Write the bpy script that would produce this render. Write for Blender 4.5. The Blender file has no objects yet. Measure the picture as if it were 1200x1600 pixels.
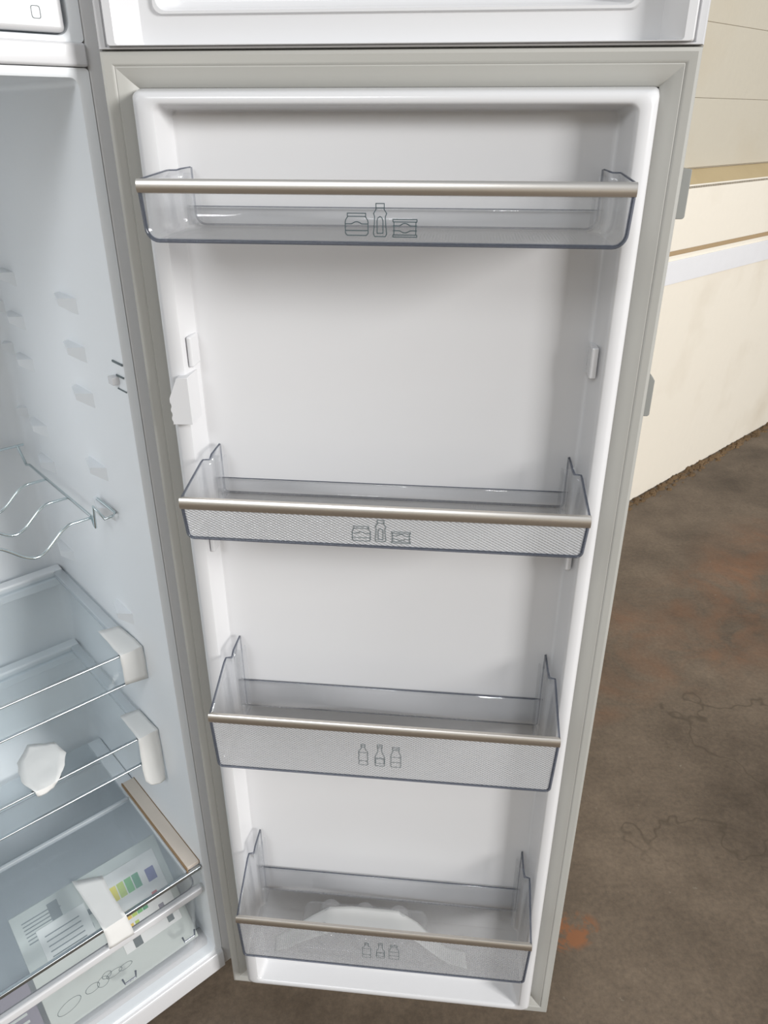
import bpy, bmesh, math, random
from math import radians, sin, cos, pi
from mathutils import Matrix, Vector, noise

random.seed(7)
scene = bpy.context.scene
col = scene.collection

# ------------------------------------------------------------------ camera
CAM_H = 1.5018
cam_d = bpy.data.cameras.new('camera')
cam = bpy.data.objects.new('camera', cam_d); col.objects.link(cam)
cam.location = (0, 0, CAM_H)
cam.rotation_euler = (radians(90 - 27.13), 0, 0)
cam_d.sensor_fit = 'VERTICAL'; cam_d.sensor_height = 24.0; cam_d.lens = 18.0
cam_d.clip_start = .02
scene.camera = cam

# ------------------------------------------------------------------ world and lights
world = bpy.data.worlds.new('world'); scene.world = world
world.use_nodes = True
bg = world.node_tree.nodes['Background']
bg.inputs[0].default_value = (.90, .95, 1.0, 1)
bg.inputs[1].default_value = .40

def area(name, loc, target, sx, sy, power, color):
    l = bpy.data.lights.new(name, 'AREA'); l.shape = 'RECTANGLE'; l.size = sx; l.size_y = sy
    l.energy = power; l.color = color
    o = bpy.data.objects.new(name, l); col.objects.link(o)
    o.location = loc
    o.rotation_euler = (Vector(target) - Vector(loc)).to_track_quat('-Z', 'Y').to_euler()
    return o
area('daylight_from_gateway', (5.6, -3.1, 3.2), (0, .87, .9), 1.6, 2.0, 520, (1, .99, .98))
area('daylight_from_window', (-1.9, -4.0, 4.4), (-.2, .9, .8), 2.0, 1.4, 100, (.95, .975, 1))

vs = scene.view_settings
vs.view_transform = 'Standard'; vs.look = 'None'; vs.gamma = 1.0; vs.use_curve_mapping = False
vs.exposure = 0.0
scene.cycles.transparent_max_bounces = 40
scene.cycles.max_bounces = 12
scene.cycles.caustics_reflective = False
scene.cycles.caustics_refractive = False

# ------------------------------------------------------------------ materials
def new_mat(name):
    m = bpy.data.materials.new(name); m.use_nodes = True
    nt = m.node_tree
    for n in list(nt.nodes): nt.nodes.remove(n)
    out = nt.nodes.new('ShaderNodeOutputMaterial')
    return m, nt, out

def plain(name, c, rough=.4, metal=0.0, bump=0.0, bscale=200.0, spec=.5, mottle=0.0, mscale=6.0, coat=0.0):
    m, nt, out = new_mat(name)
    p = nt.nodes.new('ShaderNodeBsdfPrincipled')
    p.inputs['Base Color'].default_value = (*c, 1)
    p.inputs['Roughness'].default_value = rough
    p.inputs['Metallic'].default_value = metal
    p.inputs['Specular IOR Level'].default_value = spec
    p.inputs['Coat Weight'].default_value = coat
    tc = nt.nodes.new('ShaderNodeTexCoord')
    if bump:
        n = nt.nodes.new('ShaderNodeTexNoise'); n.inputs['Scale'].default_value = bscale
        b = nt.nodes.new('ShaderNodeBump'); b.inputs['Strength'].default_value = bump; b.inputs['Distance'].default_value = .001
        nt.links.new(tc.outputs['Object'], n.inputs['Vector'])
        nt.links.new(n.outputs['Fac'], b.inputs['Height']); nt.links.new(b.outputs['Normal'], p.inputs['Normal'])
    if mottle:
        n = nt.nodes.new('ShaderNodeTexNoise'); n.inputs['Scale'].default_value = mscale; n.inputs['Detail'].default_value = 4
        mx = nt.nodes.new('ShaderNodeMix'); mx.data_type = 'RGBA'
        mx.inputs['A'].default_value = (*[v * (1 - mottle) for v in c], 1)
        mx.inputs['B'].default_value = (*[min(1, v * (1 + mottle)) for v in c], 1)
        nt.links.new(tc.outputs['Object'], n.inputs['Vector'])
        nt.links.new(n.outputs['Fac'], mx.inputs['Factor']); nt.links.new(mx.outputs['Result'], p.inputs['Base Color'])
    nt.links.new(p.outputs[0], out.inputs[0])
    return m

def clear(name, tint, rough=.06, haze=.05, hazecol=(.8, .82, .84), pattern=0.0, ior=1.45, plane='XZ'):
    """clear plastic or glass: transparent tint + a little haze + fresnel gloss; pattern = moulded diamond relief"""
    m, nt, out = new_mat(name); L = nt.links
    tr = nt.nodes.new('ShaderNodeBsdfTransparent'); tr.inputs[0].default_value = (*tint, 1)
    df = nt.nodes.new('ShaderNodeBsdfDiffuse'); df.inputs[0].default_value = (*hazecol, 1)
    gl = nt.nodes.new('ShaderNodeBsdfGlossy'); gl.inputs['Roughness'].default_value = rough
    lw = nt.nodes.new('ShaderNodeLayerWeight'); lw.inputs[0].default_value = .5
    pw = nt.nodes.new('ShaderNodeMath'); pw.operation = 'POWER'; pw.inputs[1].default_value = 4.0
    fr = nt.nodes.new('ShaderNodeMath'); fr.operation = 'MULTIPLY_ADD'; fr.inputs[1].default_value = .55; fr.inputs[2].default_value = .03
    L.new(lw.outputs['Facing'], pw.inputs[0]); L.new(pw.outputs[0], fr.inputs[0])
    m1 = nt.nodes.new('ShaderNodeMixShader'); m1.inputs[0].default_value = haze
    m2 = nt.nodes.new('ShaderNodeMixShader')
    L.new(tr.outputs[0], m1.inputs[1]); L.new(df.outputs[0], m1.inputs[2])
    L.new(fr.outputs[0], m2.inputs[0]); L.new(m1.outputs[0], m2.inputs[1]); L.new(gl.outputs[0], m2.inputs[2])
    if pattern:
        tc = nt.nodes.new('ShaderNodeTexCoord'); sp = nt.nodes.new('ShaderNodeSeparateXYZ')
        L.new(tc.outputs['Object'], sp.inputs[0])
        ax = plane
        waves = []
        for s in (1, -1):
            k = nt.nodes.new('ShaderNodeMath'); k.operation = 'MULTIPLY'; k.inputs[1].default_value = s * 1.9
            L.new(sp.outputs[ax[1]], k.inputs[0])
            a = nt.nodes.new('ShaderNodeMath'); a.operation = 'ADD'
            L.new(sp.outputs[ax[0]], a.inputs[0]); L.new(k.outputs[0], a.inputs[1])
            q = nt.nodes.new('ShaderNodeMath'); q.operation = 'MULTIPLY'; q.inputs[1].default_value = 2 * pi / .0062
            L.new(a.outputs[0], q.inputs[0])
            w = nt.nodes.new('ShaderNodeMath'); w.operation = 'SINE'; L.new(q.outputs[0], w.inputs[0]); waves.append(w)
        pr = nt.nodes.new('ShaderNodeMath'); pr.operation = 'ADD'
        L.new(waves[0].outputs[0], pr.inputs[0]); L.new(waves[1].outputs[0], pr.inputs[1])
        mr = nt.nodes.new('ShaderNodeMapRange'); mr.inputs[1].default_value = -2; mr.inputs[2].default_value = 2
        L.new(pr.outputs[0], mr.inputs[0])
        b = nt.nodes.new('ShaderNodeBump'); b.inputs['Strength'].default_value = .7; b.inputs['Distance'].default_value = .0012
        L.new(mr.outputs[0], b.inputs['Height'])
        L.new(b.outputs[0], gl.inputs['Normal']); L.new(b.outputs[0], df.inputs['Normal']); L.new(b.outputs[0], lw.inputs['Normal'])
        # the facets bend light away: thin bands let less through
        cr = nt.nodes.new('ShaderNodeMix'); cr.data_type = 'RGBA'
        cr.inputs['A'].default_value = (*[v * (1 - pattern) for v in tint], 1); cr.inputs['B'].default_value = (*tint, 1)
        L.new(mr.outputs[0], cr.inputs['Factor']); L.new(cr.outputs['Result'], tr.inputs[0])
    L.new(m2.outputs[0], out.inputs[0])
    return m

M = {}
M['white'] = plain('white_plastic', (.64, .64, .65), .22, spec=.5)
M['liner'] = plain('door_liner_plastic', (.68, .68, .69), .2, spec=.5)
M['panel'] = plain('white_enamel', (.66, .66, .66), .3)
M['interior'] = plain('interior_plastic', (.83, .86, .885), .35)
M['gasket'] = plain('gasket_rubber', (.44, .435, .405), .5, bump=.05, mottle=.05, mscale=3)
M['trim'] = plain('brushed_metal_trim', (.74, .70, .65), .34, 1.0)
M['chrome'] = plain('chrome', (.52, .56, .58), .25, 1.0)
M['steel'] = plain('chrome_wire', (.62, .70, .72), .16, 1.0)
M['grey'] = plain('grey_handle_plastic', (.27, .275, .26), .35)
M['dark'] = plain('dark_plastic', (.05, .05, .05), .6)
M['ink'] = plain('grey_ink', (.06, .09, .10), .6)
M['softink'] = plain('pale_grey_ink', (.13, .16, .17), .6)
M['clear'] = clear('clear_bin_plastic', (.972, .975, .98), .05, .05)
M['pattern'] = clear('moulded_bin_plastic', (.97, .972, .978), .12, .40, (.94, .95, .97), pattern=.5)
M['pattern_thin'] = clear('moulded_bin_plastic_thin', (.97, .972, .978), .12, .22, (.94, .95, .97), pattern=.4)
M['film_glare'] = clear('glass_with_film_glare', (.965, .978, .985), .08, .13, (.80, .88, .93))  # dusty film, with pale reflections on the cover painted in as haze
M['floorpat'] = clear('moulded_bin_base', (.945, .95, .955), .12, .09, pattern=.12, plane='XY')
M['edge'] = clear('bin_plastic_edge', (.50, .52, .57), .15, .22, (.22, .24, .29))
M['glass'] = clear('shelf_glass', (.965, .984, .992), .03, .05, (.80, .88, .92))
M['drawer'] = clear('drawer_plastic', (.972, .978, .983), .06, .06)
M['frost'] = clear('frosted_plastic', (.90, .93, .95), .25, .40, (.84, .87, .89))
M['tray'] = clear('egg_tray_plastic', (.95, .955, .96), .04, .13, (.9, .9, .9))
M['tape'] = plain('white_tape', (.82, .82, .80), .5, bump=.2, bscale=60)
M['paper'] = plain('paper', (.72, .74, .72), .7)
M['paperg'] = plain('grey_green_paper', (.55, .59, .56), .7)
M['paperw'] = plain('white_paper', (.80, .80, .78), .6)
M['card'] = plain('cardboard', (.70, .62, .54), .8, mottle=.05, mscale=30)
M['cardedge'] = plain('brown_cardboard_edge', (.34, .22, .12), .8)
for n, c in dict(yellow=(.80, .70, .03), lime=(.45, .60, .05), green=(.10, .45, .10), dgreen=(.02, .30, .12), blue=(.06, .06, .30), orange=(.75, .33, .04), amber=(.80, .52, .04), red=(.55, .12, .12), violet=(.21, .20, .25)).items():
    M[n] = plain('print_' + n, c, .6)

# concrete floor
def floor_mat():
    m, nt, out = new_mat('stained_concrete'); L = nt.links
    p = nt.nodes.new('ShaderNodeBsdfPrincipled'); p.inputs['Roughness'].default_value = .65
    tc = nt.nodes.new('ShaderNodeTexCoord')
    def nz(scale, detail=6, rough=.6, dist=0.0, off=(0, 0, 0)):
        mp = nt.nodes.new('ShaderNodeMapping'); mp.inputs['Location'].default_value = off
        L.new(tc.outputs['Object'], mp.inputs[0])
        n = nt.nodes.new('ShaderNodeTexNoise'); n.inputs['Scale'].default_value = scale; n.inputs['Detail'].default_value = detail
        n.inputs['Roughness'].default_value = rough; n.inputs['Distortion'].default_value = dist
        L.new(mp.outputs[0], n.inputs['Vector']); return n.outputs['Fac']
    def ramp(fac, stops):
        r = nt.nodes.new('ShaderNodeValToRGB'); e = r.color_ramp.elements
        while len(e) < len(stops): e.new(.5)
        for el, (pos, c) in zip(e, stops): el.position = pos; el.color = (*c, 1) if len(c) == 3 else c
        L.new(fac, r.inputs[0]); return r.outputs['Color']
    def mix(f, a, b, mode='MIX'):
        x = nt.nodes.new('ShaderNodeMix'); x.data_type = 'RGBA'; x.blend_type = mode
        if isinstance(f, float): x.inputs['Factor'].default_value = f
        else: L.new(f, x.inputs['Factor'])
        for s, v in (('A', a), ('B', b)):
            if isinstance(v, tuple): x.inputs[s].default_value = (*v, 1)
            else: L.new(v, x.inputs[s])
        return x.outputs['Result']
    base = ramp(nz(2.6, 10, .68), [(.32, (.078, .057, .039)), (.66, (.190, .146, .106))])
    fine = ramp(nz(90, 4, .7), [(.3, (.75, .75, .75)), (.7, (1.15, 1.13, 1.1))])
    c = mix(1.0, base, fine, 'MULTIPLY')
    # rusty patches lying on the slab near the wall and by the door
    def blob(cx, cy, rx, ry, rot=0.0):
        mp = nt.nodes.new('ShaderNodeMapping'); mp.vector_type = 'TEXTURE'
        mp.inputs['Location'].default_value = (cx, cy, 0); mp.inputs['Rotation'].default_value = (0, 0, rot); mp.inputs['Scale'].default_value = (rx, ry, 1)
        L.new(tc.outputs['Object'], mp.inputs[0])
        g = nt.nodes.new('ShaderNodeTexGradient'); g.gradient_type = 'SPHERICAL'; L.new(mp.outputs[0], g.inputs[0]); return g.outputs['Fac']
    def mul(a, b):
        k = nt.nodes.new('ShaderNodeMath'); k.operation = 'MULTIPLY'; k.use_clamp = True
        for i, v in enumerate((a, b)):
            if isinstance(v, float): k.inputs[i].default_value = v
            else: L.new(v, k.inputs[i])
        return k.outputs[0]
    rn = ramp(nz(5, 7, .65, .6), [(.42, (0, 0, 0)), (.75, (.55, .55, .55))])
    rn2 = ramp(nz(14, 7, .7, .3), [(.48, (0, 0, 0)), (.56, (1, 1, 1))])
    for cx, cy, rx, ry, rot, s, n_ in BLOBS:
        c = mix(mul(mul(blob(cx, cy, rx, ry, rot), s), (rn if n_ == 0 else rn2)), c, (.25, .105, .045))
    spots = ramp(nz(30, 5, .7, 0, (3, 1, 0)), [(.66, (0, 0, 0)), (.74, (.8, .8, .8))])
    c = mix(spots, c, (.26, .22, .17))
    # cracks and dark veins
    for sc, off, w, st in ((.55, (4.3, .2, 0), .002, .6), (1.1, (1.3, 5.1, 0), .0015, .4)):
        f = nz(sc, 6, .62, .3, off)
        v = ramp(f, [(.5 - 2 * w, (0, 0, 0)), (.5, (st, st, st)), (.5 + 2 * w, (0, 0, 0))])
        v = mul(v, ramp(nz(.9, 3, .5, 0, off[::-1]), [(.5, (0, 0, 0)), (.6, (1, 1, 1))]))
        c = mix(v, c, (.055, .040, .024))
    L.new(c, p.inputs['Base Color'])
    b = nt.nodes.new('ShaderNodeBump'); b.inputs['Strength'].default_value = .35; b.inputs['Distance'].default_value = .003
    L.new(nz(60, 6, .7), b.inputs['Height']); L.new(b.outputs[0], p.inputs['Normal'])
    L.new(p.outputs[0], out.inputs[0])
    return m
BLOBS = [(1.15, 2.15, .75, .33, .5, 2.4, 0), (1.55, 2.55, .6, .35, .7, 2.0, 0), (.36, 1.02, .10, .05, .2, 3.5, 1), (.62, 1.75, .25, .12, .4, 2.2, 0), (-.34, .70, .06, .05, 0, 3.0, 1)]

def wall_mat(name, c, dirt=(.50, .40, .25), amount=.35):
    m, nt, out = new_mat(name); L = nt.links
    p = nt.nodes.new('ShaderNodeBsdfPrincipled'); p.inputs['Roughness'].default_value = .55
    tc = nt.nodes.new('ShaderNodeTexCoord')
    n = nt.nodes.new('ShaderNodeTexNoise'); n.inputs['Scale'].default_value = 2.5; n.inputs['Detail'].default_value = 8
    L.new(tc.outputs['Object'], n.inputs['Vector'])
    r = nt.nodes.new('ShaderNodeValToRGB'); r.color_ramp.elements[0].position = .52; r.color_ramp.elements[1].position = .85
    r.color_ramp.elements[1].color = (amount, amount, amount, 1)
    L.new(n.outputs['Fac'], r.inputs[0])
    x = nt.nodes.new('ShaderNodeMix'); x.data_type = 'RGBA'
    x.inputs['A'].default_value = (*c, 1); x.inputs['B'].default_value = (*dirt, 1)
    L.new(r.outputs[0], x.inputs['Factor']); L.new(x.outputs['Result'], p.inputs['Base Color'])
    n2 = nt.nodes.new('ShaderNodeTexNoise'); n2.inputs['Scale'].default_value = 28; n2.inputs['Detail'].default_value = 6
    L.new(tc.outputs['Object'], n2.inputs['Vector'])
    b = nt.nodes.new('ShaderNodeBump'); b.inputs['Strength'].default_value = .4; b.inputs['Distance'].default_value = .004
    L.new(n2.outputs['Fac'], b.inputs['Height']); L.new(b.outputs[0], p.inputs['Normal'])
    L.new(p.outputs[0], out.inputs[0])
    return m
M['floor'] = floor_mat()
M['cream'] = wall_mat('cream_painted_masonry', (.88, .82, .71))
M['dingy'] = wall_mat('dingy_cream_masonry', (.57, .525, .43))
M['coping'] = wall_mat('dusty_ledge', (.50, .39, .22), (.35, .25, .12), .6)
M['stripe'] = wall_mat('white_painted_board', (.82, .82, .84), (.6, .58, .55), .2)
M['joint'] = plain('brown_joint', (.42, .30, .17), .8)
M['dirt'] = plain('rusty_dirt', (.15, .095, .048), .95, mottle=.6, mscale=9)

# ------------------------------------------------------------------ mesh helpers
class MB:
    def __init__(s): s.v = []; s.f = []; s.m = []
    def add(s, vs, fs, mi=0):
        b = len(s.v); s.v += [tuple(x) for x in vs]
        for f in fs: s.f.append([b + i for i in f]); s.m.append(mi)
    def box(s, x0, x1, y0, y1, z0, z1, mi=0):
        vs = [(x, y, z) for z in (z0, z1) for y in (y0, y1) for x in (x0, x1)]
        s.add(vs, [(0, 2, 3, 1), (4, 5, 7, 6), (0, 1, 5, 4), (2, 6, 7, 3), (0, 4, 6, 2), (1, 3, 7, 5)], mi)
    def tube(s, path, r, seg=8, mi=0, caps=True):
        P = [Vector(p) for p in path]; n = len(P)
        rr = r if isinstance(r, (list, tuple)) else [r] * n
        t0 = (P[1] - P[0]).normalized()
        up = Vector((0, 0, 1)) if abs(t0.z) < .9 else Vector((1, 0, 0))
        a = t0.cross(up).normalized()
        vs = []
        for i in range(n):
            t = (P[min(i + 1, n - 1)] - P[max(i - 1, 0)]).normalized()
            a = (a - t * a.dot(t)).normalized(); b = t.cross(a)
            for k in range(seg):
                g = 2 * pi * k / seg
                vs.append(P[i] + (a * cos(g) + b * sin(g)) * rr[i])
        fs = [(i * seg + k, i * seg + (k + 1) % seg, (i + 1) * seg + (k + 1) % seg, (i + 1) * seg + k) for i in range(n - 1) for k in range(seg)]
        if caps: fs += [tuple(range(seg))[::-1], tuple(range((n - 1) * seg, n * seg))]
        s.add(vs, fs, mi)
    def prism(s, poly, fn, d0, d1, mi=0):
        """poly of 2-D points, fn(a, b, d) -> xyz"""
        n = len(poly)
        vs = [fn(a, b, d0) for a, b in poly] + [fn(a, b, d1) for a, b in poly]
        fs = [tuple(range(n))[::-1], tuple(range(n, 2 * n))] + [(i, (i + 1) % n, n + (i + 1) % n, n + i) for i in range(n)]
        s.add(vs, fs, mi)
    def rings(s, rings, closed=True, cap_last=False, cap_first=False, mi=0):
        n = len(rings[0]); vs = [p for r in rings for p in r]
        k = n if closed else n - 1
        fs = [(i * n + j, i * n + (j + 1) % n, (i + 1) * n + (j + 1) % n, (i + 1) * n + j) for i in range(len(rings) - 1) for j in range(k)]
        if cap_last: fs.append(tuple(range((len(rings) - 1) * n, len(rings) * n)))
        if cap_first: fs.append(tuple(range(n))[::-1])
        s.add(vs, fs, mi)
    def build(s, name, mats, parent=None, bevel=0, seg=2, smooth=None, fix=True, loc=None):
        me = bpy.data.meshes.new(name); me.from_pydata(s.v, [], s.f)
        if not isinstance(mats, (list, tuple)): mats = [mats]
        for m in mats: me.materials.append(M[m])
        for p, mi in zip(me.polygons, s.m): p.material_index = mi
        if fix:
            bm = bmesh.new(); bm.from_mesh(me); bmesh.ops.recalc_face_normals(bm, faces=bm.faces); bm.to_mesh(me); bm.free()
        if smooth is not None:
            me.polygons.foreach_set('use_smooth', [len(p.vertices) <= 8 for p in me.polygons]); me.set_sharp_from_angle(angle=radians(smooth))
        o = bpy.data.objects.new(name, me); col.objects.link(o)
        if parent is not None: o.parent = parent
        if bevel:
            b = o.modifiers.new('bevel', 'BEVEL'); b.width = bevel; b.segments = seg; b.limit_method = 'ANGLE'; b.angle_limit = radians(40)
            me.polygons.foreach_set('use_smooth', [True] * len(me.polygons)); me.set_sharp_from_angle(angle=radians(60)) if seg < 2 else None
            w = o.modifiers.new('wn', 'WEIGHTED_NORMAL'); w.keep_sharp = True
        return o

def rrect(x0, x1, y0, y1, r, fn, seg=6):
    pts = []
    for cx, cy, a0 in ((x1 - r, y1 - r, 0), (x0 + r, y1 - r, 90), (x0 + r, y0 + r, 180), (x1 - r, y0 + r, 270)):
        for k in range(seg + 1):
            a = radians(a0 + 90 * k / seg); pts.append(fn(cx + r * cos(a), cy + r * sin(a)))
    return pts

def tag(o, label=None, cat=None, group=None, kind=None):
    if label: o['label'] = label
    if cat: o['category'] = cat
    if group: o['group'] = group
    if kind: o['kind'] = kind
    return o
def thing(name, mat, label, cat, group=None):
    o = bpy.data.objects.new(name, None); col.objects.link(o); o.empty_display_size = .05
    o.matrix_world = mat
    return tag(o, label, cat, group)
def T(x, y, z): return Matrix.Translation((x, y, z))
def RZ(d): return Matrix.Rotation(radians(d), 4, 'Z')

# frames: fridge (x along its front towards the hinge, y into the cabinet), door (x from hinge to free edge, -y towards the viewer)
MF = T(-.284, .943, 0) @ RZ(41.7)
Z0 = .06
MD = T(-.28173, .88919, Z0) @ RZ(-5.80)
W, H = .58, 1.5012

# ------------------------------------------------------------------ setting
b = MB(); b.box(-7, 9, -5, 9, -.08, 0)
tag(b.build('floor', 'floor'), 'rough stained concrete floor with rusty patches and cracks', kind='structure')

MWALL = T(1.540, 3.4687, 0) @ RZ(43)
b = MB(); b.box(-8, 5, .002, .30, 0, 1.28); b.box(-8, 5, .07, .30, 1.28, 3.6)
wall = b.build('wall_back', 'cream'); wall.matrix_world = MWALL
tag(wall, 'cream painted masonry wall with a ledge behind the fridge', kind='structure')
def wall_part(name, mat, x0, x1, y0, y1, z0, z1, bev=.006):
    q = MB(); q.box(x0, x1, y0, y1, z0, z1); return q.build(name, mat, wall, bevel=bev)
for z0_, z1_ in ((0.0, 1.034),): wall_part('block_course', 'cream', -8, 5, -.004, .06, z0_, z1_, .003)
wall_part('joint', 'joint', -8, 5, -.002, .06, 1.034, 1.051, .002)
wall_part('ledge_course', 'cream', -8, 5, -.006, .06, 1.051, 1.283, .004)
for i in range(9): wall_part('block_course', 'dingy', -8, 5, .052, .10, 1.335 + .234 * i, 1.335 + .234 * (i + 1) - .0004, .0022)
q = MB(); q.prism([(-.006, 1.278), (.055, 1.330), (.075, 1.330), (.075, 1.27), (-.006, 1.27)], lambda a, c, d: (d, a, c), -8, 5)
q.build('coping', 'coping', wall)
b = MB(); b.box(-8, 5, -.012, -.0045, .928, 1.016)
t1 = b.build('trim_1', 'stripe', bevel=.002); t1.matrix_world = MWALL
tag(t1, 'white board running along the cream wall', kind='structure')
# gritty dirt lying along the foot of the wall
b = MB()
for i in range(900):
    x = -1.9 + 4.3 * (i + random.random()) / 900; y = -.012 - abs(random.gauss(0, .020)); r = random.choice((.5, .7, 1, 1.4)) * random.uniform(.004, .013)
    vs = []; fs = []
    for k in range(6):
        a = k * pi / 3; vs.append((x + r * 1.5 * cos(a) * random.uniform(.7, 1.2), y + r * sin(a) * random.uniform(.7, 1.2), 0))
    for k in range(6):
        a = k * pi / 3; vs.append((x + r * .8 * cos(a), y + r * .55 * sin(a), r * random.uniform(.35, .8)))
    b.add(vs, [(k, (k + 1) % 6, 6 + (k + 1) % 6, 6 + k) for k in range(6)] + [tuple(range(6, 12))])
dd = b.build('wall_foot_dirt', 'dirt'); dd.matrix_world = MWALL
tag(dd, 'brown crumbling dirt along the foot of the cream wall', 'dirt', kind='stuff')
# the rest of the hall, seen only in reflections
for nm, x0, x1, y0, y1, zz in (('wall_left', -5.2, -5.0, -4.6, 4, 1.1), ('wall_front', -5.2, 7, -4.8, -4.6, 1.1), ('wall_right', 6.8, 7, -4.6, 7, 1.1)):
    b = MB(); b.box(x0, x1, y0, y1, 0, zz)
    if nm == 'wall_front':
        for px in (-5.2, -3.2, -.6, 2.0, 4.6): b.box(px, px + .9, y0, y1, 1.1, 3.2)
    tag(b.build(nm, 'cream'), 'cream painted hall wall', kind='structure')

# ------------------------------------------------------------------ fridge
fridge = thing('fridge', MF, 'white two-door fridge standing open with freezer compartment on top', 'fridge')
FW, FD, FT = .60, .50, 1.92
XR, XL, ZB, ZT, YB = -.045, -.555, .108, 1.5385, .45
b = MB()
b.box(-.032, 0, .0, FD, .05, FT); b.box(-FW, -.568, .0, FD, .05, FT)
b.box(-.568, -.032, .465, FD, .05, FT)
b.box(-.568, -.032, 0, .465, 1.89, FT)
b.build('cabinet', 'panel', fridge, bevel=.003)
b = MB(); b.box(-.59, -.01, .05, .46, 0, .05); b.build('plinth', 'dark', fridge)
def fmap(y): return lambda x, z: (x, y, z)
b = MB()
def tub(b, x0, x1, z0, z1, yb, r, fl):
    b.rings([rrect(x0 - fl[0], x1 + fl[1], z0 - fl[2], z1 + fl[3], .004, fmap(0), 8),
             rrect(x0 - .004, x1 + .004, z0 - .004, z1 + .004, r, fmap(0), 8),
             rrect(x0 - .001, x1 + .001, z0 - .001, z1 + .001, r, fmap(.0015), 8),
             rrect(x0, x1, z0, z1, r, fmap(.006), 8),
             rrect(x0, x1, z0, z1, r, fmap(yb - .03), 8),
             rrect(x0 + .004, x1 - .004, z0 + .004, z1 - .004, r, fmap(yb - .013), 8),
             rrect(x0 + .013, x1 - .013, z0 + .013, z1 - .013, r, fmap(yb - .003), 8),
             rrect(x0 + .03, x1 - .03, z0 + .03, z1 - .03, .01, fmap(yb), 8)], cap_last=True)
tub(b, XL, XR, ZB, ZT, YB, .009, (.013, .013, .008, .0098))
liner = b.build('inner_liner', 'interior', fridge, smooth=40, fix=False)
b = MB(); tub(b, XL, XR, 1.577, 1.875, .43, .014, (.013, .013, .006, .02))
b.build('freezer_liner', 'interior', fridge, smooth=40, fix=False)
b = MB(); b.box(-.568, -.032, -.004, .04, 1.549, 1.571); b.build('mullion', 'white', fridge, bevel=.003)
b = MB(); b.prism([(0, .051), (-.006, .054), (-.006, .093), (-.002, .099), (.03, .1125), (.056, .1125), (.062, .107), (.06, .051)], lambda y, z, d: (d, y, z), -.568, -.032)
b.build('base_sill', 'white', fridge, bevel=.002)

# moulded shelf ribs on the right inner wall
def ribmesh():
    q = MB(); s = .017
    vs = [(0, -.002, .008), (0, .055, .008), (0, .055, -.001), (0, -.002, -.013), (-s, .016, .007), (-s * .5, .05, .008), (-s * .5, .05, .002), (-s, .016, -.002)]
    q.add(vs, [(0, 4, 5, 1), (4, 7, 6, 5), (3, 2, 6, 7), (0, 3, 7, 4), (1, 5, 6, 2)])
    return q
r0 = ribmesh().build('shelf_rib', 'interior', liner)
ribs = [(y, z) for y, zs in ((.118, (1.289, 1.225, 1.162, 1.052, .988, .802)), (.345, (1.292, 1.227, 1.161, 1.051, .987, .817)), (.424, (1.238, 1.172, 1.062))) for z in zs]
for i, (y, z) in enumerate(ribs):
    o = r0 if i == 0 else r0.copy()
    if i: col.objects.link(o); o.parent = liner
    o.location = (XR, y, z); o.scale = (1, 1 if y < .4 else .35, 1)
# light switch
b = MB(); b.box(-.0015, 0, -.012, .016, .018, .0205); b.box(-.0015, 0, -.010, .010, .0015, .0035); b.box(-.0012, 0, -.012, .012, -.016, -.0145)
sw = b.build('switch_slots', 'softink', liner); sw.location = (XR, .013, 1.215)
b = MB(); b.box(-.009, 0, -.004, .010, -.010, .0); sw2 = b.build('light_switch', 'white', liner, bevel=.001); sw2.location = (XR, .022, 1.216)

# ---- doors
def dpt(w): return lambda x, z: (x, -w, z)
DLOC = MF.inverted() @ MD
b = MB(); b.rings([rrect(-.003, W + .0035, -.003, H + .0003, .006, dpt(w), 4) for w in (-.062, -.012)], cap_last=True, cap_first=True)
door = b.build('fridge_door', 'panel', fridge, bevel=.003)
door.matrix_local = DLOC
def gasket(h, prof, mat, parent):
    b = MB()
    b.rings([[(i, -w, i), (W - i, -w, i), (W - i, -w, h - i), (i, -w, h - i)] for i, w in prof])
    return b.build('gasket', mat, parent, smooth=25)
g = gasket(H, [(0, -.0125), (.0, .003), (.001, .0058), (.004, .0066), (.0105, .0052), (.0123, .0044), (.0132, .0034), (.0142, .0038), (.021, .0015), (.026, -.0012), (.029, -.0035), (.0325, -.007)], 'gasket', door)
tag(g, 'grey rubber seal around the door')
b = MB()
prof = [(.0310, .5470, .0310, 1.4690, -.006, .005), (.0315, .5465, .0315, 1.4685, .002, .005), (.0345, .5435, .0345, 1.4660, .021, .007), (.0375, .5405, .037, 1.4640, .0275, .009), (.043, .535, .0405, 1.4605, .030, .010),
        (.0535, .5265, .0455, 1.4560, .030, .010), (.0565, .5240, .048, 1.4540, .0288, .009), (.0578, .5225, .050, 1.4525, .0255, .008), (.0632, .5150, .054, 1.4490, -.001, .007), (.0643, .5137, .0555, 1.4482, -.0042, .006), (.066, .5120, .058, 1.4470, -.005, .005)]
b.rings([rrect(a, c, d, e, r, dpt(w), 8) for a, c, d, e, w, r in prof], cap_last=True)
dl = b.build('door_liner', 'liner', door, smooth=45)
for u0, u1, v0, v1, w0, w1 in ((.0600, .0660, 1.187, 1.222, -.004, .022), (.5105, .5185, 1.187, 1.222, -.004, .022), (.0600, .0660, .942, .976, -.004, .022), (.5105, .5185, .942, .976, -.004, .022)):
    b = MB(); b.box(u0, u1, -w1, -w0, v0, v1); b.build('bin_rest', 'liner', door, bevel=.002)
teeth = []
for k in range(6):
    z = 1.1505 - k * .0052; teeth += [(.0390 if k % 2 == 0 else .0402, z), (.0402 if k % 2 == 0 else .0390, z - .0026)]
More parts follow.
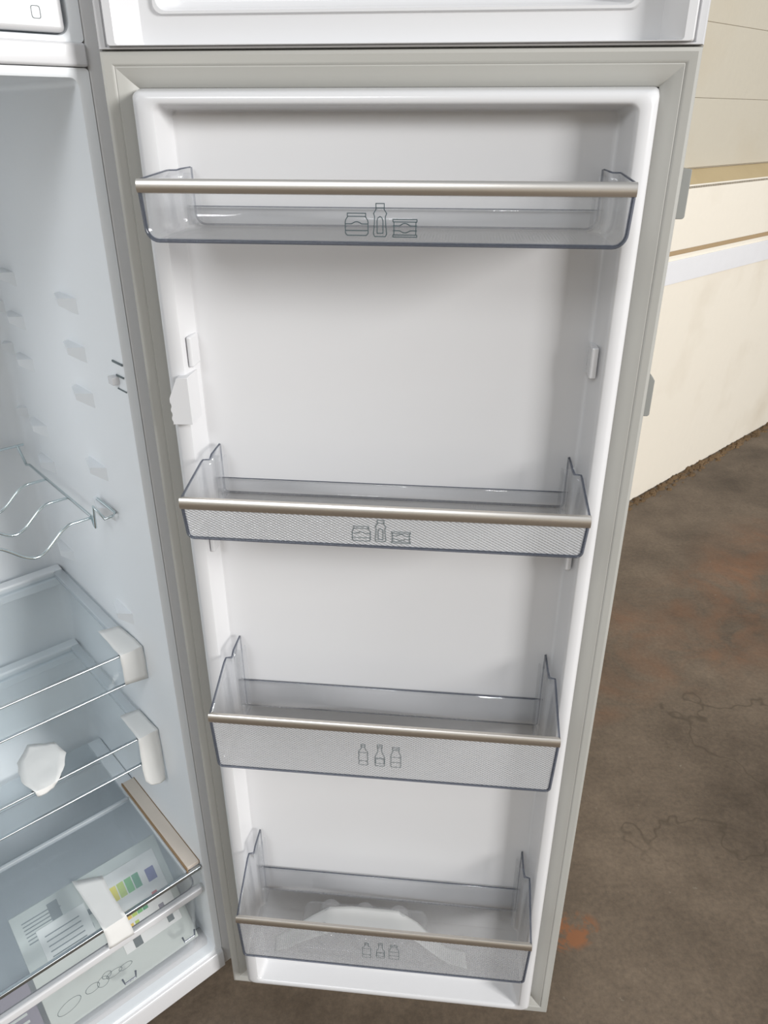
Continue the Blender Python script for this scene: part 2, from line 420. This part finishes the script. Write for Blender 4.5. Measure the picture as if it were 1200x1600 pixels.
b = MB(); b.prism([(.0395, 1.1555), (.0505, 1.1800), (.0635, 1.1805), (.0635, 1.1245), (.0398, 1.1180)][:4] + [(.0410, 1.1238)] + [(x + .0004, z) for x, z in reversed(teeth)], lambda u, v, d: (u, -d, v), .006, .041)
b.build('switch_catch', 'liner', door, bevel=.0008, seg=1)
# grip handle on the outer face: two end blocks reach past the free edge
hb = MB(); hb.box(.560, .575, .095, .108, 1.11, 1.39); hd = hb.build('handle', 'grey', door, bevel=.003)
for v0, v1, u1, tilt in ((1.344, 1.394, .6055, .0), (1.117, 1.168, .6030, .006)):
    b = MB(); b.prism([(.556, v0), (u1 - .002, v0), (u1, v0 + .002), (u1, v1 - tilt), (u1 - .004, v1), (.556, v1)], lambda u, v, d: (u, d, v), .062, .097)
    o = b.build('handle_block', 'grey', door, bevel=.001)
fd_h = .37
b = MB(); b.rings([rrect(-.003, W + .004, 0, fd_h, .006, dpt(w), 4) for w in (-.062, -.042)], cap_last=True, cap_first=True)
fdoor = b.build('freezer_door', 'panel', fridge, bevel=.003)
fdoor.matrix_local = DLOC @ T(0, 0, H + .0010)
g2 = MB()
g2.rings([[(i, -w, i * .25 + k), (W - i, -w, i * .25 + k), (W - i, -w, fd_h - i), (i, -w, fd_h - i)] for i, w, k in ((-.002, -.043, .0), (-.002, -.004, 0), (.0, .004, .0), (.002, .007, .0), (.008, .007, 0), (.009, .004, 0), (.0105, .004, 0))])
g2.build('gasket', 'white', fdoor, smooth=25)
b = MB()
fp = [(.0095, .5705, .0022, .3605, .0, .002), (.011, .569, .0026, .359, .010, .002), (.013, .567, .0030, .357, .013, .003), (.021, .5595, .0033, .350, .013, .003), (.023, .5575, .0036, .348, .011, .003), (.0385, .5440, .0045, .334, -.010, .003), (.040, .5425, .0050, .33, -.012, .003),
      (.0535, .5215, .0295, .318, -.012, .008), (.055, .520, .0308, .316, -.009, .009), (.058, .517, .0332, .314, -.009, .010), (.061, .514, .036, .311, -.016, .012), (.064, .511, .039, .308, -.03, .012), (.068, .507, .043, .304, -.034, .012)]
b.rings([rrect(a, c, d, e, r, dpt(w), 8) for a, c, d, e, w, r in fp], cap_last=True)
b.build('door_liner', 'liner', fdoor, smooth=40)

# freezer drawer front above the mullion
fz = thing('freezer_drawer', MF @ T(-.30, .004, 1.5785), 'white freezer drawer with a small square mark, at the top left', 'drawer')
b = MB(); b.box(-.250, .2505, -.006, .010, 0, .17); b.build('drawer_front', 'white', fz, bevel=.005, seg=3)
b = MB(); b.box(-.245, .245, .010, .40, .004, .15); b.build('drawer_box', 'frost', fz)
b = MB()
o_ = rrect(.2185, .2275, .0105, .0215, .002, lambda x, z: (x, -.0064, z), 3); i_ = rrect(.2191, .2269, .0111, .0209, .0018, lambda x, z: (x, -.0064, z), 3)
b.rings([o_, i_]); b.build('square_mark', 'softink', fz)

# ------------------------------------------------------------------ door bins
def ribbon(mb, pts, wd, y, closed=False, fn=None):
    P = [Vector((p[0], 0, p[1])) for p in pts]; n = len(P)
    for i in range(n if closed else n - 1):
        a, c = P[i], P[(i + 1) % n]; t = (c - a)
        if t.length < 1e-7: continue
        t.normalize(); s = Vector((-t.z, 0, t.x)) * wd * .5; e = t * wd * .35
        q = [a - s - e, c - s + e, c + s + e, a + s - e]
        mb.add([(v.x, y, v.z) for v in q], [(0, 1, 2, 3)])
def bump_line(y, a, sgn=1): return [(.0, y), (.28, y)] + [(.28 + .44 * k / 8, y + sgn * a * sin(pi * k / 8)) for k in range(9)] + [(.72, y), (1.0, y)]
ICONS = {
 'jar': [([(.10, .86), (.90, .86), (.90, 1), (.10, 1)], 1), ([(.12, .86), (.02, .70), (0, .6), (0, .10), (.08, 0), (.92, 0), (1, .10), (1, .6), (.98, .70), (.88, .86)], 0), (bump_line(.52, .10), 0), ([(0, .22), (1, .22)], 0)],
 'bottle': [([(.20, .87), (.82, .87), (.82, 1), (.20, 1)], 1), ([(.22, .87), (.20, .82), (.02, .70), (.10, .60), (.06, .30), (.0, .08), (.10, 0), (.90, 0), (1, .08), (.94, .30), (.90, .60), (1, .70), (.82, .82), (.80, .87)], 0), ([(.28, .10), (.28, .48), (.34, .57), (.5, .61), (.66, .57), (.72, .48), (.72, .10)], 1)],
 'can': [([(0, .86), (1, .86), (1, 1), (0, 1)], 1), ([(0, 0), (1, 0), (1, .12), (0, .12)], 1), ([(.04, .12), (.04, .86)], 0), ([(.96, .12), (.96, .86)], 0), (bump_line(.64, .14), 0), (bump_line(.36, .12, -1), 0)],
 'water_bottle': [([(.30, .86), (.70, .86), (.70, 1), (.30, 1)], 1), ([(.34, .93), (.66, .93)], 0), ([(.36, .86), (.30, .80), (.05, .66), (.0, .56), (.06, .50), (.0, .30), (.08, .18), (0, .05), (.1, 0), (.9, 0), (1, .05), (.92, .18), (1, .30), (.94, .50), (1, .56), (.95, .66), (.70, .80), (.64, .86)], 0), ([(.02, .60), (.98, .60)], 0), ([(.05, .20), (.95, .20)], 0)],
 'wine_bottle': [([(.26, .86), (.74, .86), (.74, 1), (.26, 1)], 1), ([(.28, .93), (.72, .93)], 0), ([(.30, .86), (.30, .70), (.06, .48), (0, .40), (0, .06), (.08, 0), (.92, 0), (1, .06), (1, .40), (.94, .48), (.70, .70), (.70, .86)], 0), ([(0, .38), (1, .38)], 0), ([(.06, .12), (.06, .34), (.94, .34), (.94, .12)], 1)],
 'milk_bottle': [([(.16, .86), (.84, .86), (.84, 1), (.16, 1)], 1), ([(.18, .93), (.82, .93)], 0), ([(.22, .86), (.20, .80), (0, .60), (0, .04), (.05, 0), (.95, 0), (1, .04), (1, .60), (.80, .80), (.78, .86)], 0), ([(0, .50), (1, .50)], 0), ([(0, .24), (1, .24)], 0)],
}
UC, WF = .2915, .12
def uprof(half_t, half_b, top, r, w, y_extra=0, nz=5):
    """open U section in x-z at depth w"""
    pts = []
    for k in range(nz): 
        t = k / nz; pts.append((-(half_t + (half_b - half_t) * t), top + (r - top) * t))
    for k in range(7):
        a = radians(180 + 90 * k / 6); pts.append((-half_b + r + r * cos(a), r + r * sin(a)))
    left = pts
    right = [(-x, z) for x, z in reversed(left)]
    return [(x, -w, z) for x, z in left + right]
def door_bin(label, v0, trim0, trim1, plat, hook, back, r, icons, hb, face='pattern'):
    tt = trim1 - v0 - .001
    root = thing('door_bin', MD @ T(UC, 0, v0), label, 'door bin', 'clear bins hung on the fridge door')
    HT, HN = .2225, .2155
    P, K = plat - v0, hook - v0
    st = [uprof(HT, hb, tt, r, WF), uprof(HT, hb, P, r, .046), uprof(HT, hb, P, r, .0365), uprof(HN, min(hb, HN), P, r, .0355), uprof(HN - .001, min(hb, HN - .001), P, r, .034), uprof(HN - .003, min(hb, HN - .003), K, r, .0325), uprof(HN - .003, min(hb, HN - .003), K, r, .0)]
    st[-1] = [(x, 0.0, z) for x, y, z in st[-1]]
    b = MB(); n = len(st[0]); vs = [p for s_ in st for p in s_]; b.add(vs, [])
    for i in range(len(st) - 1):
        for j in range(n - 1):
            b.f.append([i * n + j, i * n + j + 1, (i + 1) * n + j + 1, (i + 1) * n + j]); b.m.append(2 if j == n // 2 - 1 else 0)
    bk = uprof(HN - .003, min(hb, HN - .003), back - v0, r, .0005)
    b.add(bk, [tuple(range(n))])
    o = b.build('bin_body', ['clear', 'edge', 'floorpat', 'edge'], root, smooth=35)
    s = o.modifiers.new('thick', 'SOLIDIFY'); s.thickness = .0022; s.offset = -1; s.material_offset_rim = 1; s.use_rim = True
    b = MB(); b.add(st[0], [tuple(range(n))])
    o = b.build('front_panel', [face, 'edge', 'clear'], root, fix=False)
    s = o.modifiers.new('thick', 'SOLIDIFY'); s.thickness = .0022; s.offset = -1; s.material_offset_rim = 1; s.material_offset = 2
    # thick moulded edge round the front panel
    b = MB(); b.tube([(x, y - .0002, z) for x, y, z in st[0]], .0017, 6)
    b.tube([(x, -.0012, z) for x, y, z in bk if z > .9 * (back - v0)][:1] + [(-x, -.0012, z) for x, y, z in bk if z > .9 * (back - v0)][:1], .0006, 5)
    for sx in (-1, 1):
        b.tube([(sx * HT, -WF, tt), (sx * HT, -.046, P), (sx * HT, -.0365, P)], .0009, 5)
        b.tube([(sx * HT, -.0365, P), (sx * HN, -.034, P), (sx * (HN - .003), -.0325, K), (sx * (HN - .003), -.0, K)], .0008, 5)
    b.build('moulded_edge', 'edge', root, smooth=60)
    # guide posts at the corners that grip the door liner
    for sx in (-1, 1):
        b = MB(); x0 = sx * (HN - .012); x1 = sx * (HN - .0052)
        b.box(min(x0, x1), max(x0, x1), -.030, -.0265, .004, K - .004); b.box(min(x0, x0 + sx * .002), max(x0, x0 + sx * .002), -.030, -.004, .004, K - .012)
        b.build('guide_post', 'clear', root)
    # metal trim
    h = trim1 - trim0; zt0 = trim0 - v0
    sec = [(-.0004, 0), (.0022, .0008), (.0034, h * .3), (.0036, h * .55), (.0028, h * .85), (.0012, h), (-.0030, h), (-.0030, h - .0012), (-.0004, h - .0016)]
    b = MB(); b.prism(sec, lambda a, c, d: (d, -WF - a, zt0 + c), -HT - .0012, HT + .0012)
    b.build('metal_trim', 'trim', root, smooth=40)
    for nm, ink, u0, u1, z0_, z1_, wd in icons:
        b = MB()
        for pts, cl in ICONS[nm]: ribbon(b, [(u0 - UC + (u1 - u0) * x, z0_ - v0 + (z1_ - z0_) * z) for x, z in pts], wd, -WF - .0006, cl)
        b.build('printed_' + nm, ink, root, fix=False)
    return root
door_bin('topmost clear door bin with bright metal trim and jar, bottle and can pictures', 1.339, 1.3805, 1.393, 1.3955, 1.3965, 1.3585, .012,
         [('jar', 'ink', .2599, .2808, 1.3465, 1.3655, .0008), ('bottle', 'ink', .2857, .2978, 1.3457, 1.3739, .0008), ('can', 'ink', .3036, .3253, 1.3455, 1.3606, .0008)], .2205, 'clear')
door_bin('second clear door bin from top, with jar, bottle and can pictures', 1.019, 1.0550, 1.0685, 1.0785, 1.0850, 1.0400, .007,
         [('jar', 'softink', .2602, .2805, 1.0258, 1.0440, .0008), ('bottle', 'softink', .2857, .2976, 1.0260, 1.0525, .0008), ('can', 'softink', .3039, .3245, 1.0251, 1.0392, .0008)], .2190)
door_bin('third clear door bin from top, empty, with three bottle pictures', .669, .7455, .7585, .7840, .7950, .7174, .006,
         [('water_bottle', 'softink', .2624, .2745, .6905, .7260, .0007), ('wine_bottle', 'softink', .2839, .2963, .6905, .7270, .0007), ('milk_bottle', 'softink', .3045, .3172, .6904, .7246, .0007)], .2185)
door_bin('lowest clear door bin, holding a taped egg tray', .264, .3430, .3565, .3935, .4070, .3190, .006,
         [('water_bottle', 'softink', .2621, .2756, .2886, .3240, .0007), ('wine_bottle', 'softink', .2837, .2965, .2903, .3256, .0007), ('milk_bottle', 'softink', .3033, .3182, .2905, .3240, .0007)], .2185, 'pattern_thin')

# egg tray lying in the lowest bin, with tape over it
et = thing('egg_tray', MD @ T(.256, -.066, .2667), 'clear plastic egg tray lying in the lowest door bin', 'egg tray')
b = MB()
b.rings([rrect(-.103, .103, -.044, .044, .012, lambda x, y: (x, y, 0.0), 5), rrect(-.100, .100, -.041, .041, .012, lambda x, y: (x, y, .010), 5), rrect(-.097, .097, -.038, .038, .012, lambda x, y: (x, y, .012), 5)], cap_last=True)
o = b.build('tray_plate', ['tray', 'edge'], et, smooth=40)
for ix in range(3):
    for iy in range(2):
        b = MB(); cx = -.056 + .056 * ix; cy = -.0195 + .039 * iy
        b.rings([[(cx + r * cos(2 * pi * k / 20), cy + r * sin(2 * pi * k / 20), z) for k in range(20)] for r, z in ((.0185, .0122), (.0178, .020), (.0155, .027), (.011, .0315), (.005, .0335))], cap_last=True)
        b.build('egg_cup', 'tray', et, smooth=60)
def tape(name, label, mat4, rows, matn='tape', wob=.0008, seed=0):
    """rows: list of (left point, right point); swept into a thin wrinkled strip"""
    rr = []
    for i in range(len(rows) - 1):
        for k in range(4):
            t = k / 4; rr.append((Vector(rows[i][0]).lerp(Vector(rows[i + 1][0]), t), Vector(rows[i][1]).lerp(Vector(rows[i + 1][1]), t)))
    rr.append((Vector(rows[-1][0]), Vector(rows[-1][1])))
    n = 7; vs = []
    for i, (a, c) in enumerate(rr):
        for j in range(n):
            p = a.lerp(c, j / (n - 1)); w = noise.noise_vector(p * 60 + Vector((seed, 0, 0))) * wob
            vs.append(p + w)
    fs = [(i * n + j, i * n + j + 1, (i + 1) * n + j + 1, (i + 1) * n + j) for i in range(len(rr) - 1) for j in range(n - 1)]
    b = MB(); b.add(vs, fs)
    o = b.build(name, matn, smooth=50); o.matrix_world = mat4
    s = o.modifiers.new('thick', 'SOLIDIFY'); s.thickness = .0006; s.offset = 0
    tag(o, label, 'tape')
    return o
# tape over the egg tray (door frame coordinates)
tp = [(.116, .088, .113, .2690), (.135, .078, .109, .2720), (.174, .060, .100, .2900), (.200, .050, .095, .3006), (.235, .046, .090, .3012), (.275, .046, .088, .3012), (.312, .047, .087, .3006), (.342, .055, .089, .2900), (.372, .068, .098, .2720), (.390, .078, .106, .2690), (.420, .082, .110, .2685)]
tape('tape_strip', 'wide white tape strip stuck over the egg tray', MD, [((u, -a, v), (u + .004, -c, v)) for u, a, c, v in tp])

# ------------------------------------------------------------------ things inside the fridge (frame MF, x = -p, y = q)
# chrome bottle rack
rk = thing('bottle_rack', MF @ T(-.30, .28, .985), 'chrome wire bottle rack with wavy bars hung on the inner wall', 'rack')
def wavy(q, z, amp, r, ph=0.0):
    path = []
    for k in range(97):
        x = -.226 + .452 * k / 96; d = .226 - x   # distance from right end
        if d < .028: zz = 0
        else: zz = -amp * (.5 - .5 * cos(2 * pi * (d - .028) / .113))
        path.append((x, q, z + zz))
    return path
for q_ in (-.150, -.062, .028):
    b = MB(); b.tube(wavy(q_, 0, .034, .0022), .0022, 8); b.build('wavy_bar', 'steel', rk, smooth=60)
b = MB(); b.tube([(-.236, .146, .022), (.236, .146, .022)], .0022, 8); b.build('back_bar', 'steel', rk, smooth=60)
for sx in (-1, 1):
    b = MB(); b.tube([(sx * .226, .146, .022), (sx * .226, .118, -.004), (sx * .226, .10, .002), (sx * .226, -.150, .002), (sx * .226, -.160, -.012), (sx * .226, -.166, .024), (sx * .236, -.176, .004), (sx * .244, -.185, .010), (sx * .250, -.182, .012), (sx * .250, -.120, .012)], .0022, 8)
    b.build('side_bar', 'steel', rk, smooth=60)

# glass shelves
def shelf(label, z, fas, yf, tint=None):
    root = thing('glass_shelf', MF @ T(-.30, yf, z), label, 'shelf', 'glass shelves')
    HX = .2505; D = .436 - yf
    b = MB(); b.box(-.240, .240, .004, D - .018, -.006, -.001); b.build('glass_plate', 'glass', root)
    for s in (-1, 1):
        b = MB(); x0, x1 = sorted((s * .234, s * HX)); b.box(x0, x1, .004, D, -.011, .0015); b.build('side_frame', 'frost', root, bevel=.002)
    b = MB(); b.box(-HX, HX, D - .022, D, -.014, .004); b.build('back_frame', 'interior', root, bevel=.003)
    b = MB(); b.box(-HX, HX, D - .030, D - .022, -.024, -.008); b.build('back_ledge', 'interior', root, bevel=.002)
    b = MB(); b.box(-HX, HX, -.002, .001, -fas, 0); b.build('front_fascia', 'glass', root)
    for zz in (0.0, -fas):
        b = MB(); b.box(-HX, HX, -.0036, .0020, zz - .0016, zz + .0016); b.build('metal_strip', 'chrome', root, bevel=.0012)
    return root
shelf('upper glass shelf with metal strips, below the bottle rack', .757, .056, .100)
shelf('lower glass shelf with metal strips, above the drawer cover', .587, .055, .097)

tape('tape_piece', 'white tape folded over right corner of the upper glass shelf', MF, [((-.082, .180, .7595), (-.050, .172, .7595)), ((-.083, .130, .7605), (-.047, .126, .7605)), ((-.084, .094, .7605), (-.0465, .094, .7605)), ((-.084, .0935, .735), (-.0465, .093, .735)), ((-.084, .0935, .704), (-.0465, .0935, .698))], seed=3)
tape('tape_piece', 'white tape folded over right corner of the lower glass shelf', MF, [((-.080, .165, .5895), (-.0475, .160, .5895)), ((-.081, .120, .5905), (-.0475, .118, .5905)), ((-.082, .091, .5905), (-.0465, .091, .5905)), ((-.083, .0905, .56), (-.0465, .090, .555)), ((-.084, .0905, .52), (-.048, .088, .51)), ((-.083, .090, .497), (-.0505, .084, .484)), ((-.075, .088, .484), (-.060, .085, .480))], seed=9)
tape('tape_piece', 'crumpled white tape patch stuck mid-front on the lower glass shelf', MF, [((-.222, .200, .590), (-.188, .178, .590)), ((-.250, .168, .591), (-.182, .140, .591)), ((-.258, .125, .591), (-.200, .105, .591)), ((-.250, .090, .5905), (-.215, .090, .5905)), ((-.246, .0905, .578), (-.222, .0905, .580))], wob=.002, seed=15)

# drawer cover: glass top with a front fascia and bright front edge
cv = thing('drawer_cover', MF @ T(-.30, .006, .336), 'clear cover with bright front edge over the bottom drawer', 'cover')
b = MB(); b.box(-.232, .226, .002, .224, -.005, -.001); b.build('glass_plate', 'film_glare', cv)
b = MB(); b.box(-.232, .226, .228, .42, -.004, .0); b.build('rear_plate', 'film_glare', cv)
b = MB(); b.box(-.232, .226, .2225, .2285, -.007, .0018); b.build('seam_bar', 'frost', cv, bevel=.001)
b = MB(); b.box(-.250, .2535, -.0045, .002, -.006, .002); b.build('front_edge', 'chrome', cv, bevel=.0015)
b = MB(); b.box(-.250, .252, -.003, .0, -.046, -.005); b.build('front_fascia', 'drawer', cv)
for s in (-1, 1):
    x0, x1 = sorted((s * .226, s * .2535)); b = MB(); b.box(x0, x1, .003, .42, -.010, -.0005); b.build('side_frame', 'interior', cv, bevel=.002)
cd = thing('cardboard_strip', MF @ T(-.0560, .15, .3375), 'beige cardboard strip with brown edges lying along the right of the drawer cover', 'cardboard')
b = MB(); b.box(-.0128, .0100, -.141, .115, 0, .0075); b.build('face_sheet', 'card', cd, bevel=.001)
b = MB(); b.box(-.0150, -.0129, -.143, .116, 0, .0070); b.build('cut_edge', 'cardedge', cd)
b = MB(); b.box(.0101, .0108, -.141, .115, 0, .0078); b.build('cut_edge', 'cardedge', cd)
tape('tape_piece', 'white tape stuck over the front edge of the drawer cover', MF, [((-.228, .122, .3385), (-.184, .098, .3385)), ((-.226, .060, .3390), (-.187, .048, .3390)), ((-.225, -.0005, .3392), (-.186, -.0005, .3392)), ((-.224, -.0012, .318), (-.183, -.0012, .316)), ((-.223, -.0012, .290), (-.180, -.0012, .287))], seed=21)

# bottom drawer
dw = thing('bottom_drawer', MF @ T(-.30, .012, .1140), 'clear plastic bottom drawer with white front bar, holding papers', 'drawer')
b = MB(); st = []
for z, i in ((0.0, .018), (.004, .010), (.15, .0), (.172, .0)):
    st.append(rrect(-.246 + i, .246 - i, i, .400 - i, .02, lambda x, y, z=z: (x, y, z), 6))
b.rings(st[::-1], cap_last=True)
o = b.build('drawer_body', ['drawer', 'edge'], dw, smooth=40); s = o.modifiers.new('thick', 'SOLIDIFY'); s.thickness = .0025; s.material_offset_rim = 1
b = MB(); b.box(-.250, .2505, -.010, .004, .155, .172); b.build('front_bar', 'white', dw, bevel=.004, seg=3)
for x in (.100, .215):
    b = MB(); b.tube([(x - .012, .003, .062), (x - .010, .001, .050), (x + .010, .001, .050), (x + .012, .003, .062)], .0018, 6); b.build('clip_mark', 'edge', dw)
b = MB()
for pts in ([(.000 + .020 * cos(a) , .088 + .013 * sin(a) + .2 * .02 * cos(a)) for a in [2 * pi * k / 16 for k in range(16)]],
            [(.040 + .012 * cos(a), .092 + .010 * sin(a)) for a in [2 * pi * k / 12 for k in range(12)]], [(.058 + .010 * cos(a), .090 + .012 * sin(a)) for a in [2 * pi * k / 12 for k in range(12)]],
            [(.078 + .014 * cos(a), .093 + .008 * sin(a)) for a in [2 * pi * k / 12 for k in range(12)]], [(.066 + .008 * cos(a), .100 + .008 * sin(a)) for a in [2 * pi * k / 12 for k in range(12)]], [(.098 + .012 * cos(a), .091 + .007 * sin(a)) for a in [2 * pi * k / 12 for k in range(12)]]):
    ribbon(b, pts, .001, .0024, True)
b.build('printed_vegetables', 'softink', dw, fix=False)

# papers leaning in the drawer: one tilted frame shared by all
MP = MF @ T(0, .036, .126) @ Matrix.Rotation(radians(48), 4, 'X')
def sheet(name, label, cat, x0, x1, s0, s1, n0, n1, mat):
    root = thing(name, MP @ T((x0 + x1) / 2, s0, n0), label, cat)
    hw = (x1 - x0) / 2
    b = MB(); b.box(-hw, hw, 0, s1 - s0, 0, n1 - n0); b.build('sheet', mat, root, bevel=.0006, seg=1)
    def mark(mname, u0, u1, t0, t1, m, th=.0004):
        b = MB(); b.box(-hw + u0, -hw + u1, t0, t1, n1 - n0, n1 - n0 + th); b.build(mname, m, root)
    return mark
m = sheet('instruction_booklet', 'grey-green instruction booklet under the energy label in the bottom drawer', 'booklet', -.330, -.062, 0, .205, 0, .010, 'paperg')
for k in range(7): m('printed_line', .015, .060 + .01 * (k % 3), .150 + .006 * k, .152 + .006 * k, 'softink')
for k in range(4): m('printed_symbol', .075 + .016 * k, .084 + .016 * k, .118 + .004 * (k % 2), .126 + .004 * (k % 2), 'softink')
m('printed_block', .098, .132, .140, .150, 'softink'); m('printed_block', .060, .078, .165, .195, 'softink')
m = sheet('energy_label', 'white energy label with green to orange colour bars in the bottom drawer', 'label', -.185, -.075, .045, .185, .0104, .0112, 'paperw')
for k, cn in enumerate(('yellow', 'lime', 'green', 'dgreen')): m('colour_bar', .014 + .0145 * k, .0265 + .0145 * k, .090, .116 + .0 * k, cn)
for k, cn in enumerate(('orange', 'amber', 'lime', 'green', 'dgreen')): m('colour_bar', .012 + .0105 * k, .0215 + .0105 * k, .050 , .066 , cn)
for k, cn in enumerate(('orange', 'amber', 'lime')): m('colour_bar', .012 + .0105 * k, .0195 + .0105 * k, .034, .042, cn)
m('printed_badge', .018, .033, .001, .020, 'ink')
m('blue_square', .082, .099, .088, .112, 'blue'); m('red_square', .078, .088, .060, .070, 'red')
m('violet_square', .080, .090, .026, .044, 'violet'); m('printed_block', .085, .097, .006, .020, 'softink')
m = sheet('paper_sheet', 'white folded paper behind the energy label in the bottom drawer', 'paper', -.30, -.215, .10, .165, .0104, .0114, 'paper')
for k in range(5): m('printed_line', .01, .07, .012 + .009 * k, .014 + .009 * k, 'softink')
m = sheet('dark_leaflet', 'dark violet-grey leaflet leaning behind the left of drawer front', 'leaflet', -.40, -.338, .0, .11, 0, .002, 'violet')
for k in range(3): m('printed_line', .01, .045, .03 + .012 * k, .034 + .012 * k, 'paperg')
